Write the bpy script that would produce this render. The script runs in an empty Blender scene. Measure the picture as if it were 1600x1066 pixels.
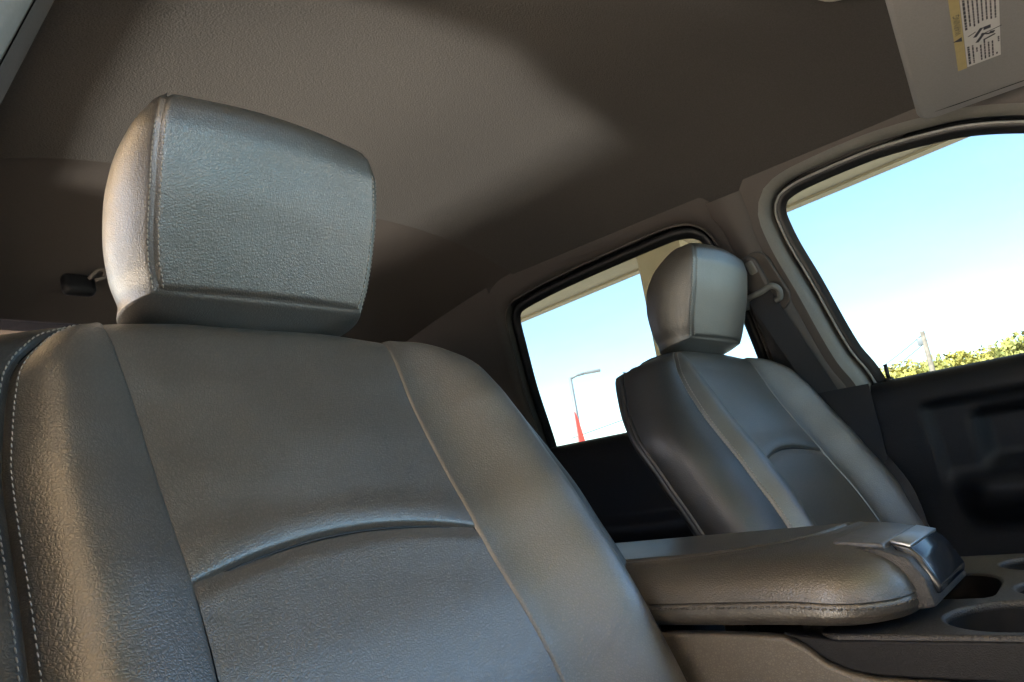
import bpy, bmesh, math, random
import numpy as np
from mathutils import Vector, Matrix
random.seed(7); rng = np.random.default_rng(7)
scn = bpy.context.scene
COL = scn.collection
R = math.radians

# ------------------------------------------------------------------ camera
cam_d = bpy.data.cameras.new('camera'); cam = bpy.data.objects.new('camera', cam_d); COL.objects.link(cam)
cam_d.sensor_width = 36; cam_d.lens = 25.47; cam_d.clip_start = 0.02; cam_d.clip_end = 2000
_r, _u, _f = Vector((.657, -.738, -.153)), Vector((-.052, -.247, .968)), Vector((.752, .628, .201))
_f.normalize(); _r = (_r - _f * _r.dot(_f)).normalized(); _u = _r.cross(_f)
cam.matrix_world = Matrix(((_r.x, _u.x, -_f.x, -.785), (_r.y, _u.y, -_f.y, -.576), (_r.z, _u.z, -_f.z, .790), (0, 0, 0, 1)))
scn.camera = cam
# ------------------------------------------------------------------ sky and sun
SUN_EL, SUN_AZ = 44.0, 172.0           # azimuth of the sun, from +X towards +Y
w = bpy.data.worlds.new('World'); scn.world = w; w.use_nodes = True
nt = w.node_tree; nt.nodes.clear()
sky = nt.nodes.new('ShaderNodeTexSky'); sky.sky_type = 'NISHITA'; sky.sun_disc = False
sky.sun_elevation = R(SUN_EL); sky.sun_rotation = R(90 - SUN_AZ); sky.air_density = 1.0; sky.dust_density = 0.6; sky.ozone_density = 1.5
bg = nt.nodes.new('ShaderNodeBackground'); bg.inputs['Strength'].default_value = 0.09
wo = nt.nodes.new('ShaderNodeOutputWorld')
nt.links.new(sky.outputs[0], bg.inputs[0]); nt.links.new(bg.outputs[0], wo.inputs[0])
sd = bpy.data.lights.new('sun', 'SUN'); sd.energy = 5.0; sd.angle = R(.5); sd.color = (1, .92, .80)
sun = bpy.data.objects.new('sun', sd); COL.objects.link(sun)
_d = Vector((math.cos(R(SUN_EL)) * math.cos(R(SUN_AZ)), math.cos(R(SUN_EL)) * math.sin(R(SUN_AZ)), math.sin(R(SUN_EL))))
sun.rotation_euler = _d.to_track_quat('Z', 'Y').to_euler(); sun.location = _d * 60
# added spot lamp standing in for reflected sun, low through the near rear window
def glint(name, loc, target, power, kind, col=(1, .93, .80), **kw):
    l = bpy.data.lights.new(name, kind); l.energy = power; l.color = col; l.specular_factor = 0
    for k, v in kw.items(): setattr(l, k, v)
    o = bpy.data.objects.new(name, l); COL.objects.link(o); o.location = loc
    d = Vector(target) - Vector(loc); z = -d.normalized(); x = Vector((0, 1, 0)); x = (x - z * x.dot(z)).normalized(); y = z.cross(x)   # local x runs along the cabin
    o.matrix_world = Matrix(((x.x, y.x, z.x, loc[0]), (x.y, y.y, z.y, loc[1]), (x.z, y.z, z.z, loc[2]), (0, 0, 0, 1)))
    return o
glint('sun_glint_stand_in', (-3.62, .26, -.5), (-.05, .40, 1.40), 110, 'SPOT', spot_size=R(16.5), spot_blend=.45, shadow_soft_size=.20)
vs = scn.view_settings; vs.view_transform = 'Standard'; vs.look = 'None'; vs.gamma = 1; vs.exposure = 4.3
scn.cycles.use_denoising = True; scn.cycles.max_bounces = 8; scn.cycles.diffuse_bounces = 4; scn.cycles.transparent_max_bounces = 12
scn.cycles.sample_clamp_indirect = 4.0; scn.cycles.caustics_reflective = False; scn.cycles.caustics_refractive = False

# ------------------------------------------------------------------ materials
def new_mat(name):
    m = bpy.data.materials.new(name); m.use_nodes = True
    t = m.node_tree; b = t.nodes['Principled BSDF']; return m, t, b
def node(t, ty, **kw):
    n = t.nodes.new(ty)
    for k, v in kw.items():
        if k in n.inputs: n.inputs[k].default_value = v
        else: setattr(n, k, v)
    return n
def coords(t): return t.nodes.new('ShaderNodeTexCoord').outputs['Object']
def ramp(t, src, stops):
    r = t.nodes.new('ShaderNodeValToRGB'); e = r.color_ramp.elements
    while len(e) < len(stops): e.new(.5)
    for i, (p, c) in enumerate(stops): e[i].position = p; e[i].color = (*c, 1)
    t.links.new(src, r.inputs[0]); return r.outputs[0]
def plain(name, col, rough=.5, metal=0, var=.12, scale=40, bump=0., bscale=400, spec=.5, coat=0):
    m, t, b = new_mat(name); c = coords(t)
    n = node(t, 'ShaderNodeTexNoise', Scale=scale, Detail=4.0); t.links.new(c, n.inputs['Vector'])
    lo = tuple(max(0, x * (1 - var)) for x in col); hi = tuple(x * (1 + var) for x in col)
    t.links.new(ramp(t, n.outputs[0], [(.3, lo), (.7, hi)]), b.inputs['Base Color'])
    b.inputs['Roughness'].default_value = rough; b.inputs['Metallic'].default_value = metal
    b.inputs['Specular IOR Level'].default_value = spec; b.inputs['Coat Weight'].default_value = coat
    if bump:
        n2 = node(t, 'ShaderNodeTexNoise', Scale=bscale, Detail=3.0); t.links.new(c, n2.inputs['Vector'])
        bp = node(t, 'ShaderNodeBump', Strength=bump, Distance=.002); t.links.new(n2.outputs[0], bp.inputs['Height']); t.links.new(bp.outputs[0], b.inputs['Normal'])
    return m
def leather(name, col, rough=.42, grain=400, depth=.55, stretch=(1, 1, 1), spec=.5):
    m, t, b = new_mat(name); c = coords(t)
    mp = node(t, 'ShaderNodeMapping'); mp.inputs['Scale'].default_value = stretch; t.links.new(c, mp.inputs[0])
    # distort the lookup so the pebbles run in uneven rows
    nd = node(t, 'ShaderNodeTexNoise', Scale=60.0, Detail=2.0); t.links.new(mp.outputs[0], nd.inputs['Vector'])
    mx = node(t, 'ShaderNodeMixRGB', blend_type='LINEAR_LIGHT', Fac=.0016); t.links.new(mp.outputs[0], mx.inputs[1]); t.links.new(nd.outputs['Color'], mx.inputs[2])
    v = node(t, 'ShaderNodeTexVoronoi', feature='DISTANCE_TO_EDGE', Scale=float(grain)); t.links.new(mx.outputs[0], v.inputs['Vector'])
    v2 = node(t, 'ShaderNodeTexVoronoi', feature='DISTANCE_TO_EDGE', Scale=float(grain) * .62); t.links.new(mx.outputs[0], v2.inputs['Vector'])
    r1 = ramp(t, v.outputs['Distance'], [(0, (0, 0, 0)), (.22, (1, 1, 1))]); r2 = ramp(t, v2.outputs['Distance'], [(0, (0, 0, 0)), (.16, (1, 1, 1))])
    n3 = node(t, 'ShaderNodeTexNoise', Scale=22.0, Detail=3.0); t.links.new(c, n3.inputs['Vector'])
    ad = node(t, 'ShaderNodeMixRGB', blend_type='MULTIPLY', Fac=.7); t.links.new(r1, ad.inputs[1]); t.links.new(r2, ad.inputs[2])
    amt = node(t, 'ShaderNodeMath', operation='MULTIPLY_ADD'); t.links.new(n3.outputs[0], amt.inputs[0]); amt.inputs[1].default_value = depth * .20; amt.inputs[2].default_value = depth * .27
    bp = node(t, 'ShaderNodeBump', Distance=.0009); t.links.new(ad.outputs[0], bp.inputs['Height']); t.links.new(amt.outputs[0], bp.inputs['Strength'])
    # soft wrinkles under the grain
    n4 = node(t, 'ShaderNodeTexNoise', Scale=16.0, Detail=4.0); t.links.new(mp.outputs[0], n4.inputs['Vector'])
    bp2 = node(t, 'ShaderNodeBump', Strength=.08, Distance=.01); t.links.new(n4.outputs[0], bp2.inputs['Height']); t.links.new(bp.outputs[0], bp2.inputs['Normal'])
    t.links.new(bp2.outputs[0], b.inputs['Normal'])
    lo = tuple(x * .93 for x in col); hi = tuple(x * 1.05 for x in col)
    cm = node(t, 'ShaderNodeMixRGB', blend_type='MULTIPLY', Fac=.35); t.links.new(ramp(t, n3.outputs[0], [(.3, lo), (.72, hi)]), cm.inputs[1]); t.links.new(ad.outputs[0], cm.inputs[2])
    t.links.new(cm.outputs[0], b.inputs['Base Color'])
    rr = node(t, 'ShaderNodeMapRange'); rr.inputs['To Min'].default_value = rough - .025; rr.inputs['To Max'].default_value = rough + .03
    t.links.new(n3.outputs[0], rr.inputs[0]); t.links.new(rr.outputs[0], b.inputs['Roughness'])
    b.inputs['Specular IOR Level'].default_value = spec; b.inputs['IOR'].default_value = 1.62
    return m
def tinted_glass(name, tint):
    m, t, b = new_mat(name); t.nodes.remove(b)
    out = t.nodes['Material Output']
    tr = node(t, 'ShaderNodeBsdfTransparent'); tr.inputs[0].default_value = (*tint, 1)
    gl = node(t, 'ShaderNodeBsdfGlossy'); gl.inputs['Roughness'].default_value = .35
    fr = node(t, 'ShaderNodeFresnel'); fr.inputs[0].default_value = 1.15
    mp = node(t, 'ShaderNodeMapping'); mp.inputs['Scale'].default_value = (1, .35, 1.6); mp.inputs['Rotation'].default_value = (.5, 0, 0); t.links.new(coords(t), mp.inputs[0])
    n = node(t, 'ShaderNodeTexNoise', Scale=9.0, Detail=7.0, Roughness=.7); t.links.new(mp.outputs[0], n.inputs['Vector'])
    t.links.new(ramp(t, n.outputs[0], [(.35, tuple(c * .93 for c in tint)), (.65, tint)]), tr.inputs[0])
    mx = node(t, 'ShaderNodeMixShader'); t.links.new(fr.outputs[0], mx.inputs[0]); t.links.new(tr.outputs[0], mx.inputs[1]); t.links.new(gl.outputs[0], mx.inputs[2])
    t.links.new(mx.outputs[0], out.inputs[0]); return m

M = {}
M['leather'] = leather('charcoal_leather', (.072, .0625, .052), rough=.37, spec=1.0)
M['leather_pleat'] = leather('charcoal_leather_insert', (.076, .0655, .054), rough=.37, grain=390, depth=.6, spec=1.0)
M['leather_lid'] = leather('charcoal_leather_lid', (.064, .058, .051), rough=.34, grain=380, spec=.7)
M['leather_side'] = leather('charcoal_vinyl_side', (.026, .0235, .021), rough=.42, grain=380, depth=.4)  # dark vinyl, deepened further to stand in for shade on the seat sides
M['console_vinyl'] = leather('moulded_grain_plastic', (.105, .090, .073), rough=.5, grain=420, depth=.5)
M['thread'] = plain('grey_thread', (.30, .275, .24), .7, var=.15, scale=300)
M['thread_dark'] = plain('dark_thread', (.10, .09, .08), .6, scale=300)
M['headliner'] = plain('headliner_fabric', (.080, .0765, .074), .95, var=.10, scale=420, bump=.5, bscale=380, spec=.15)
M['trim'] = plain('grey_trim_plastic', (.075, .065, .060), .6, var=.05, scale=500, bump=.2, bscale=1200)
M['trim_light'] = plain('light_trim_plastic', (.20, .20, .19), .5, var=.05, scale=300, bump=.1, bscale=1200)
M['dark'] = plain('black_moulded_plastic', (.007, .0075, .0095), .5, var=.2, scale=300, bump=.3, bscale=900, spec=.2)
M['rubber'] = plain('black_rubber', (.009, .0095, .011), .45, var=.2, scale=200)
M['seal'] = plain('seal_highlight_rubber', (.30, .30, .29), .35, var=.08, scale=120)  # rubber kept pale to stand in for the highlight along the seal
M['webbing'] = plain('belt_webbing', (.022, .022, .026), .75, var=.25, scale=900, bump=.4, bscale=1500)
M['visor'] = plain('visor_vinyl', (.31, .31, .31), .8, var=.05, scale=500, bump=.25, bscale=1100, spec=.2)
M['label_white'] = plain('label_paper', (.70, .70, .70), .6, var=.03, scale=90)
M['label_yellow'] = plain('label_yellow', (.52, .43, .20), .6, var=.05, scale=90)
M['ink'] = plain('label_ink', (.035, .04, .055), .6)
M['deck'] = plain('console_deck_plastic', (.028, .028, .030), .42, var=.15, scale=300, bump=.6, bscale=700)
M['metal'] = plain('brushed_silver_plastic', (.34, .36, .39), .34, metal=.8, var=.08, scale=250)
M['steel'] = plain('headrest_post_steel', (.6, .6, .6), .2, metal=1)
M['latch_pad'] = plain('latch_pad_plastic', (.075, .077, .083), .36, var=.25, scale=120, bump=.3, bscale=500)
M['latch_dark'] = plain('gloss_black_plastic', (.015, .018, .024), .16, var=.1)
M['well'] = plain('black_cup_liner', (.006, .006, .007), .6, var=.2, scale=200, spec=.25)
M['lens'] = plain('lamp_lens', (.75, .73, .68), .4, var=.02)
M['glass'] = tinted_glass('tinted_window_glass', (.160, .193, .194))  # tint deeper than real panes, to dim the sky against the cabin
M['carpet'] = plain('cabin_carpet', (.03, .028, .026), .95, var=.3, scale=300)
M['body'] = plain('truck_body_paint', (.05, .05, .055), .3)
M['rear_trim'] = plain('dark_trim_plastic', (.06, .052, .048), .7, var=.08, scale=400, bump=.2, bscale=1200)

# ------------------------------------------------------------------ helpers
def link(name, me, mat, parent=None):
    o = bpy.data.objects.new(name, me); COL.objects.link(o)
    if mat is not None:
        me.materials.clear(); me.materials.append(mat)
    if parent is not None: o.parent = parent
    return o
def tag(o, label=None, cat=None, group=None, kind=None):
    if label: o['label'] = label
    if cat: o['category'] = cat
    if group: o['group'] = group
    if kind: o['kind'] = kind
    return o
def empty(name, loc, label, cat, group=None):
    o = bpy.data.objects.new(name, None); COL.objects.link(o); o.location = loc; o.empty_display_size = .05
    return tag(o, label, cat, group)
def mesh(name, V, F, mat, parent=None, smooth=True):
    me = bpy.data.meshes.new(name); me.from_pydata([tuple(map(float, v)) for v in V], [], [tuple(map(int, f)) for f in F]); me.update()
    if smooth: me.polygons.foreach_set('use_smooth', [True] * len(me.polygons))
    return link(name, me, mat, parent)
def bm_obj(name, bm, mat, parent=None, smooth=False):
    me = bpy.data.meshes.new(name); bmesh.ops.recalc_face_normals(bm, faces=bm.faces); bm.to_mesh(me); bm.free()
    if smooth: me.polygons.foreach_set('use_smooth', [True] * len(me.polygons))
    return link(name, me, mat, parent)
def itp(xs, ys):
    xs = np.array(xs, float); ys = np.array(ys, float)
    o = np.argsort(xs); xs, ys = xs[o], ys[o]
    def f(x):                                   # smooth (cubic Hermite) interpolation
        x = np.clip(np.asarray(x, float), xs[0], xs[-1])
        h = np.diff(xs); dl = np.diff(ys) / h
        m = np.zeros_like(ys); m[0] = dl[0]; m[-1] = dl[-1]
        for i in range(1, len(xs) - 1):
            m[i] = 0 if dl[i - 1] * dl[i] <= 0 else 2 * dl[i - 1] * dl[i] / (dl[i - 1] + dl[i])
        i = np.clip(np.searchsorted(xs, x) - 1, 0, len(xs) - 2); t = (x - xs[i]) / h[i]
        return ((1 + 2 * t) * (1 - t) ** 2 * ys[i] + t * (1 - t) ** 2 * h[i] * m[i] + t * t * (3 - 2 * t) * ys[i + 1] + t * t * (t - 1) * h[i] * m[i + 1])
    return f
def spl(pts, n):                                # Catmull-Rom resample of a 3-D/2-D polyline to n points
    P = np.array(pts, float); s = np.r_[0, np.cumsum(np.linalg.norm(np.diff(P, axis=0), axis=1))]
    Q = np.stack([itp(s, P[:, k])(np.linspace(0, s[-1], 400)) for k in range(P.shape[1])], -1)
    s2 = np.r_[0, np.cumsum(np.linalg.norm(np.diff(Q, axis=0), axis=1))]; t = np.linspace(0, s2[-1], n)
    return np.stack([np.interp(t, s2, Q[:, k]) for k in range(P.shape[1])], -1)
def edge_par(n, k=.88):
    t = np.linspace(0, 1, n); return (1 - k) * t + k * (.5 - .5 * np.cos(np.pi * t))
def grid_normals(P):
    da = np.gradient(P, axis=0); db = np.gradient(P, axis=1); N = np.cross(da, db)
    return N / np.maximum(np.linalg.norm(N, axis=2, keepdims=True), 1e-12)
def panel(name, fn, na, nb, mat, parent, out, seams=(1, 1, 1, 1), depth=.005, rad=.006, puff=0., prad=.03, roll=None):
    """Upholstery panel: grid fn(a,b) whose seam edges roll inwards. out: outward hint vector. seams: a0,a1,b0,b1."""
    A, B = np.meshgrid(edge_par(na), edge_par(nb), indexing='ij')
    P = fn(A, B); N = grid_normals(P)
    c = (P.reshape(-1, 3).mean(0)); flip = np.sign((N.reshape(-1, 3) @ np.array(out, float)).mean()) or 1
    N = N * flip
    da = np.zeros((na, nb)); da[1:] = np.cumsum(np.linalg.norm(np.diff(P, axis=0), axis=2), axis=0)
    db = np.zeros((na, nb)); db[:, 1:] = np.cumsum(np.linalg.norm(np.diff(P, axis=1), axis=2), axis=1)
    live = np.clip((da[-1:] - .004) / .03, 0, 1) * (db[:, -1:] > .004); off = np.zeros((na, nb)); near = np.full((na, nb), 1e3)
    for s, d in zip(seams, (da, da[-1:] - da, db, db[:, -1:] - db)):
        if s:
            off -= live * s * depth * np.exp(-(d / rad) ** 2); near = np.minimum(near, d)
    off += puff * (1 - np.exp(-(near / prad) ** 2)) if puff else 0
    P2 = P + N * off[..., None]
    if roll is not None:
        ro = np.zeros((na, nb)); 
        for s, d in zip(seams, (da, da[-1:] - da, db, db[:, -1:] - db)): ro -= live * s * depth * np.exp(-(d / rad) ** 2) if s else 0
        P2 = P + N * (off - ro)[..., None] + np.array(roll, float) * ro[..., None]
    idx = np.arange(na * nb).reshape(na, nb)
    F = np.stack([idx[:-1, :-1], idx[1:, :-1], idx[1:, 1:], idx[:-1, 1:]], -1).reshape(-1, 4)
    if flip < 0: F = F[:, ::-1]
    o = mesh(name, P2.reshape(-1, 3), F, mat, parent)
    return o, P2, N, (da, db)
def line_on(P, N, D, edge, dist):
    """polyline on a panel at metric distance dist from one edge"""
    da, db = D
    if edge in ('a0', 'a1'):
        d = da if edge == 'a0' else da[-1:] - da; Q, NN, dd = P, N, d
    else:
        d = db if edge == 'b0' else db[:, -1:] - db; Q, NN, dd = P.transpose(1, 0, 2), N.transpose(1, 0, 2), d.T
    if edge in ('a1', 'b1'): Q, NN, dd = Q[::-1], NN[::-1], dd[::-1]
    pts, nr = [], []
    for j in range(Q.shape[1]):
        if dd[-1, j] < dist * 2.6: continue
        pts.append([np.interp(dist, dd[:, j], Q[:, j, k]) for k in range(3)]); nr.append([np.interp(dist, dd[:, j], NN[:, j, k]) for k in range(3)])
    return np.array(pts), np.array(nr)
def stitches(name, pts, nrm, parent, mat, pitch=.0048, length=.0034, r=.00055, lift=.0002):
    s = np.r_[0, np.cumsum(np.linalg.norm(np.diff(pts, axis=0), axis=1))]
    t = np.arange(pitch, s[-1] - pitch, pitch); V, F = [], []
    for q in t:
        q += random.uniform(-.06, .06) * pitch
        c = np.array([np.interp(q, s, pts[:, k]) for k in range(3)]); n = np.array([np.interp(q, s, nrm[:, k]) for k in range(3)]); n /= np.linalg.norm(n)
        c2 = np.array([np.interp(q + .001, s, pts[:, k]) for k in range(3)]); tv = c2 - c; tv /= max(1e-9, np.linalg.norm(tv)); bv = np.cross(n, tv)
        tv = tv + bv * .12; c = c + n * lift; b0 = len(V)
        for (f, g, h) in ((-.5, .35, -.6), (-.3, 1, .7), (.3, 1, .7), (.5, .35, -.6)):
            for (p1, p2) in ((1, 0), (0, 1), (-1, 0), (0, -.5)):
                V.append(c + tv * length * f + bv * r * g * p1 + n * (r * g * p2 + r * h * .3))
        for k in range(3):
            for i in range(4): F.append((b0 + 4 * k + i, b0 + 4 * k + (i + 1) % 4, b0 + 4 * k + 4 + (i + 1) % 4, b0 + 4 * k + 4 + i))
    return tag(mesh(name, V, F, mat, parent), kind='stuff') if V else None
def tube(name, pts, r, mat, parent=None, seg=8, closed=False, taper=None):
    P = np.array(pts, float); n = len(P); T = np.gradient(P, axis=0)
    if closed: T = np.roll(P, -1, 0) - np.roll(P, 1, 0)
    T /= np.linalg.norm(T, axis=1, keepdims=True); up = np.array([0, 0, 1.]) if abs(T[0, 2]) < .9 else np.array([1., 0, 0])
    V, F = [], []
    a = np.cross(T[0], up); a /= np.linalg.norm(a)
    for i in range(n):
        a = a - T[i] * (a @ T[i]); a /= np.linalg.norm(a); b = np.cross(T[i], a); rr = r if taper is None else r * taper[i]
        for k in range(seg):
            an = 2 * math.pi * k / seg; V.append(P[i] + rr * (math.cos(an) * a + math.sin(an) * b))
    m = n if closed else n - 1
    for i in range(m):
        for k in range(seg):
            j = (i + 1) % n; F.append((i * seg + k, i * seg + (k + 1) % seg, j * seg + (k + 1) % seg, j * seg + k))
    if not closed: F.append(tuple(range(seg))[::-1]); F.append(tuple(range((n - 1) * seg, n * seg)))
    return mesh(name, V, F, mat, parent)
def rbox(bm, c, s, bev=.004, seg=2, rot=None):
    b2 = bmesh.new(); bmesh.ops.create_cube(b2, size=1); bmesh.ops.scale(b2, vec=s, verts=b2.verts)
    if bev: bmesh.ops.bevel(b2, geom=b2.edges[:], offset=bev, segments=seg, profile=.5, affect='EDGES')
    if rot is not None: bmesh.ops.rotate(b2, cent=(0, 0, 0), matrix=rot, verts=b2.verts)
    bmesh.ops.translate(b2, vec=c, verts=b2.verts)
    me = bpy.data.meshes.new('tmp'); b2.to_mesh(me); b2.free(); bm.from_mesh(me); bpy.data.meshes.remove(me)
def box(name, c, s, mat, parent=None, bev=.004, seg=2, rot=None, smooth=True):
    bm = bmesh.new(); rbox(bm, c, s, bev, seg, rot); return bm_obj(name, bm, mat, parent, smooth)
def plate(name, outline, holes, depth, bevel, mat, parent=None, xf=None):
    """2-D outline with holes, extruded and bevelled, as a mesh in the XY plane then mapped by matrix xf"""
    cu = bpy.data.curves.new('tmp', 'CURVE'); cu.dimensions = '2D'; cu.fill_mode = 'BOTH'
    for pl in [outline] + list(holes):
        s = cu.splines.new('POLY'); s.points.add(len(pl) - 1); s.use_cyclic_u = True
        for p, q in zip(s.points, pl): p.co = (q[0], q[1], 0, 1)
    cu.extrude = max(depth / 2 - bevel, 0); cu.bevel_depth = bevel; cu.bevel_resolution = 2; cu.offset = -bevel
    ob = bpy.data.objects.new('tmp', cu); COL.objects.link(ob)
    bpy.context.view_layer.update()
    me = bpy.data.meshes.new_from_object(ob.evaluated_get(bpy.context.evaluated_depsgraph_get()))
    bpy.data.objects.remove(ob); bpy.data.curves.remove(cu); me.name = name
    if xf is not None: me.transform(xf)
    return link(name, me, mat, parent)
def rrect(x0, x1, y0, y1, r, n=6):
    out = []
    for cx, cy, a in ((x1 - r, y0 + r, -90), (x1 - r, y1 - r, 0), (x0 + r, y1 - r, 90), (x0 + r, y0 + r, 180)):
        for k in range(n + 1):
            an = R(a + 90 * k / n); out.append((cx + r * math.cos(an), cy + r * math.sin(an)))
    return out
def copy_tree(o, parent=None):
    c = o.copy(); COL.objects.link(c); c.parent = parent
    for ch in [k for k in bpy.data.objects if k.parent == o]: copy_tree(ch, c)
    return c

# ------------------------------------------------------------------ outside: ground, canopy, far things
GZ = -.55
g = mesh('ground', [(-600, -600, GZ), (600, -600, GZ), (600, 600, GZ), (-600, 600, GZ)], [(0, 1, 2, 3)], plain('pale_concrete', (.50, .45, .38), .9, var=.08, scale=.6), smooth=False); tag(g, kind='structure')
M['stucco'] = plain('beige_stucco', (.52, .42, .28), .9, var=.06, scale=6, bump=.3, bscale=60)
can = empty('canopy', (0, 3, GZ), 'beige stucco drive-through canopy overhanging the truck, seen through the side windows', 'canopy')
CZ = 3.7
def loc_box(name, x0, x1, y0, y1, z0, z1, mat, parent, bev=.01):
    l = parent.location if parent else Vector((0, 0, 0))
    return box(name, ((x0 + x1) / 2 - l.x, (y0 + y1) / 2 - l.y, (z0 + z1) / 2 - l.z), (x1 - x0, y1 - y0, z1 - z0), mat, parent, bev, 1, smooth=False)
def prism(name, poly, z0, z1, mat, parent):
    l = parent.location; bm = bmesh.new(); lo = [bm.verts.new((x - l.x, y - l.y, z0 - l.z)) for x, y in poly]; hi = [bm.verts.new((x - l.x, y - l.y, z1 - l.z)) for x, y in poly]
    n = len(poly); bm.faces.new(lo); bm.faces.new(hi)
    for i in range(n): bm.faces.new((lo[i], lo[(i + 1) % n], hi[(i + 1) % n], hi[i]))
    return bm_obj(name, bm, mat, parent)
def cx(y): return 7.84 + .138 * y
CYF, CYR, CXN = -2.2, 13.0, -7.0
prism('soffit', [(CXN, -7.0), (3.5, -7.0), (3.5, CYF), (cx(CYF), CYF), (cx(CYR), CYR), (CXN, CYR)], CZ, CZ + .3, M['stucco'], can)  # out-of-view edges and front notch shaped for the light entering the cabin
prism('fascia', [(cx(CYF) + .002, CYF), (cx(CYF) + .16, CYF), (cx(CYR) + .16, CYR), (cx(CYR) + .002, CYR)], CZ - .03, CZ + .9, M['stucco'], can)
prism('post', [(cx(4) - .62, 3.47), (cx(4) - .1, 3.54), (cx(4) - .1, 4.20), (cx(4) - .62, 4.13)], GZ, CZ - .003, M['stucco'], can)
bw = empty('sky_blocking_wall', (-15, 0, GZ), 'added beige wall, unseen on the near side of the truck, blocking low sky', 'building')  # unseen wall added to block low sky from the near side
prism('wall', [(-15.4, -30), (-15, -30), (-15, 30), (-15.4, 30)], GZ, 5.2, M['stucco'], bw)
# the truck's own bonnet in front of the windscreen
# ------------------------------------------------------------------ cabin shell (setting)
T20 = math.tan(R(20)); NIN = np.array([-math.cos(R(20)), 0, -math.sin(R(20))])
def wall(Y, Z, off=0., side=1):
    Y, Z = np.asarray(Y, float), np.asarray(Z, float)
    X = .779 - (Z - .88) * T20
    return np.stack([side * (X + off * NIN[0]), Y + 0 * X, Z + off * NIN[2]], -1)
HW = .625
def head_z(X, Y):
    q = np.clip(np.abs(X) / HW, 0, 1)
    z = 1.298 + .112 * (1 - q ** 3.2)
    return z - .03 * np.clip((-Y - .45) / .25, 0, 1) ** 2
def yseam(X): return .575 - .045 * np.clip(X / .6, 0, 1) - .05 * np.clip(-X / .6, 0, 1)
def f_head(a, b):
    X = (a * 2 - 1) * HW; Y = -.66 + b * (yseam(X) + .66)
    return np.stack([X, Y, head_z(X, Y)], -1)
hl, *_ = panel('headliner', f_head, 90, 90, M['headliner'], None, (0, 0, -1), seams=(0, 0, 0, 1), depth=-.0, rad=.02); tag(hl, kind='structure')
def f_rear(a, b):
    X = (a * 2 - 1) * HW; y0 = yseam(X); z0 = head_z(X, y0) + .004; y1 = .98; z1 = 1.252
    t = b; k = t * (1 - t)
    return np.stack([X * (1 + .04 * t), y0 + (y1 - y0) * t, z0 + (z1 - z0) * t ** 1.15], -1)
rh, *_ = panel('rear_header_trim', f_rear, 60, 30, M['rear_trim'], None, (0, -1, -1), seams=(0, 0, 0, 0)); tag(rh, kind='structure')
# rear wall below and beside the back window
bm = bmesh.new()
rbox(bm, (0, 1.03, .47), (1.6, .08, .94), 0); rbox(bm, (-.70, 1.03, 1.1), (.22, .08, .34), 0); rbox(bm, (.70, 1.03, 1.1), (.22, .08, .34), 0); rbox(bm, (0, 1.03, 1.335), (1.4, .08, .16), 0)
tag(bm_obj('rear_wall', bm, M['dark']), kind='structure')
tag(box('cabin_floor', (0, -.1, -.03), (1.7, 2.4, .06), M['carpet'], bev=0), kind='structure')
tag(box('roof_panel', (0, .16, 1.47), (1.34, 1.72, .03), M['body'], bev=0), kind='structure')
tag(box('bonnet', (0, -2.2, .40), (1.75, 1.35, .62), M['body'], bev=.12, seg=5), kind='structure')
tag(box('dashboard', (0, -1.28, .44), (1.5, .4, .84), M['dark'], bev=.05, seg=4), kind='structure')
ws_ = mesh('windscreen', [(-.66, -1.42, .86), (.66, -1.42, .86), (.56, -.665, 1.375), (-.56, -.665, 1.375)], [(0, 1, 2, 3)], tinted_glass('windscreen_glass', (.38, .50, .50)), None, False); tag(ws_, kind='structure')  # unseen pane, its tint set to dim and colour incoming sky light
bl_ = mesh('rear_window', [(-.6, 1.0, .94), (.6, 1.0, .94), (.6, 1.0, 1.27), (-.6, 1.0, 1.27)], [(0, 1, 2, 3)], tinted_glass('rear_window_glass', (.10, .095, .11)), None, False); tag(bl_, kind='structure')
# window outlines (Y, Z) on the leaning side plane, as open paths from the belt up, over and down
W_FRONT = spl([(-.205, .872), (-.194, .92), (-.177, .965), (-.152, 1.107), (-.134, 1.205), (-.1315, 1.242), (-.145, 1.269), (-.189, 1.279), (-.298, 1.283), (-.431, 1.270), (-.535, 1.238), (-.70, 1.14), (-.86, 1.0), (-.985, .872)], 120)
W_REAR = spl([(.640, .872), (.633, .89), (.620, 1.041), (.601, 1.16), (.589, 1.222), (.575, 1.243), (.53, 1.252), (.385, 1.264), (.196, 1.272), (.111, 1.274), (.069, 1.268), (.042, 1.247), (.034, 1.20), (.018, 1.069), (.016, .972), (.020, .872)], 120)
def offs(path, d, sgn):
    Tn = np.gradient(path, axis=0); Tn /= np.linalg.norm(Tn, axis=1, keepdims=True)
    N = np.stack([-Tn[:, 1], Tn[:, 0]], -1) * sgn
    return path + N * d
S_F, S_R = -1, 1
cen = np.array([-.5, 1.0]);  S_F = 1 if ((offs(W_FRONT, .01, 1) - cen) ** 2).sum() > ((W_FRONT - cen) ** 2).sum() else -1
cen = np.array([.3, 1.0]);   S_R = 1 if ((offs(W_REAR, .01, 1) - cen) ** 2).sum() > ((W_REAR - cen) ** 2).sum() else -1
def sweep(name, path, sgn, prof, mat, parent, side=1, origin=(0, 0, 0)):
    rows = []
    for d, off in prof:
        q = offs(path, d, sgn); rows.append(wall(q[:, 0], q[:, 1], off, side))
    P = np.stack(rows, 0) - np.array(origin); na, nb = P.shape[:2]
    idx = np.arange(na * nb).reshape(na, nb)
    F = np.stack([idx[:-1, :-1], idx[1:, :-1], idx[1:, 1:], idx[:-1, 1:]], -1).reshape(-1, 4)
    return mesh(name, P.reshape(-1, 3), F, mat, parent)
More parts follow.
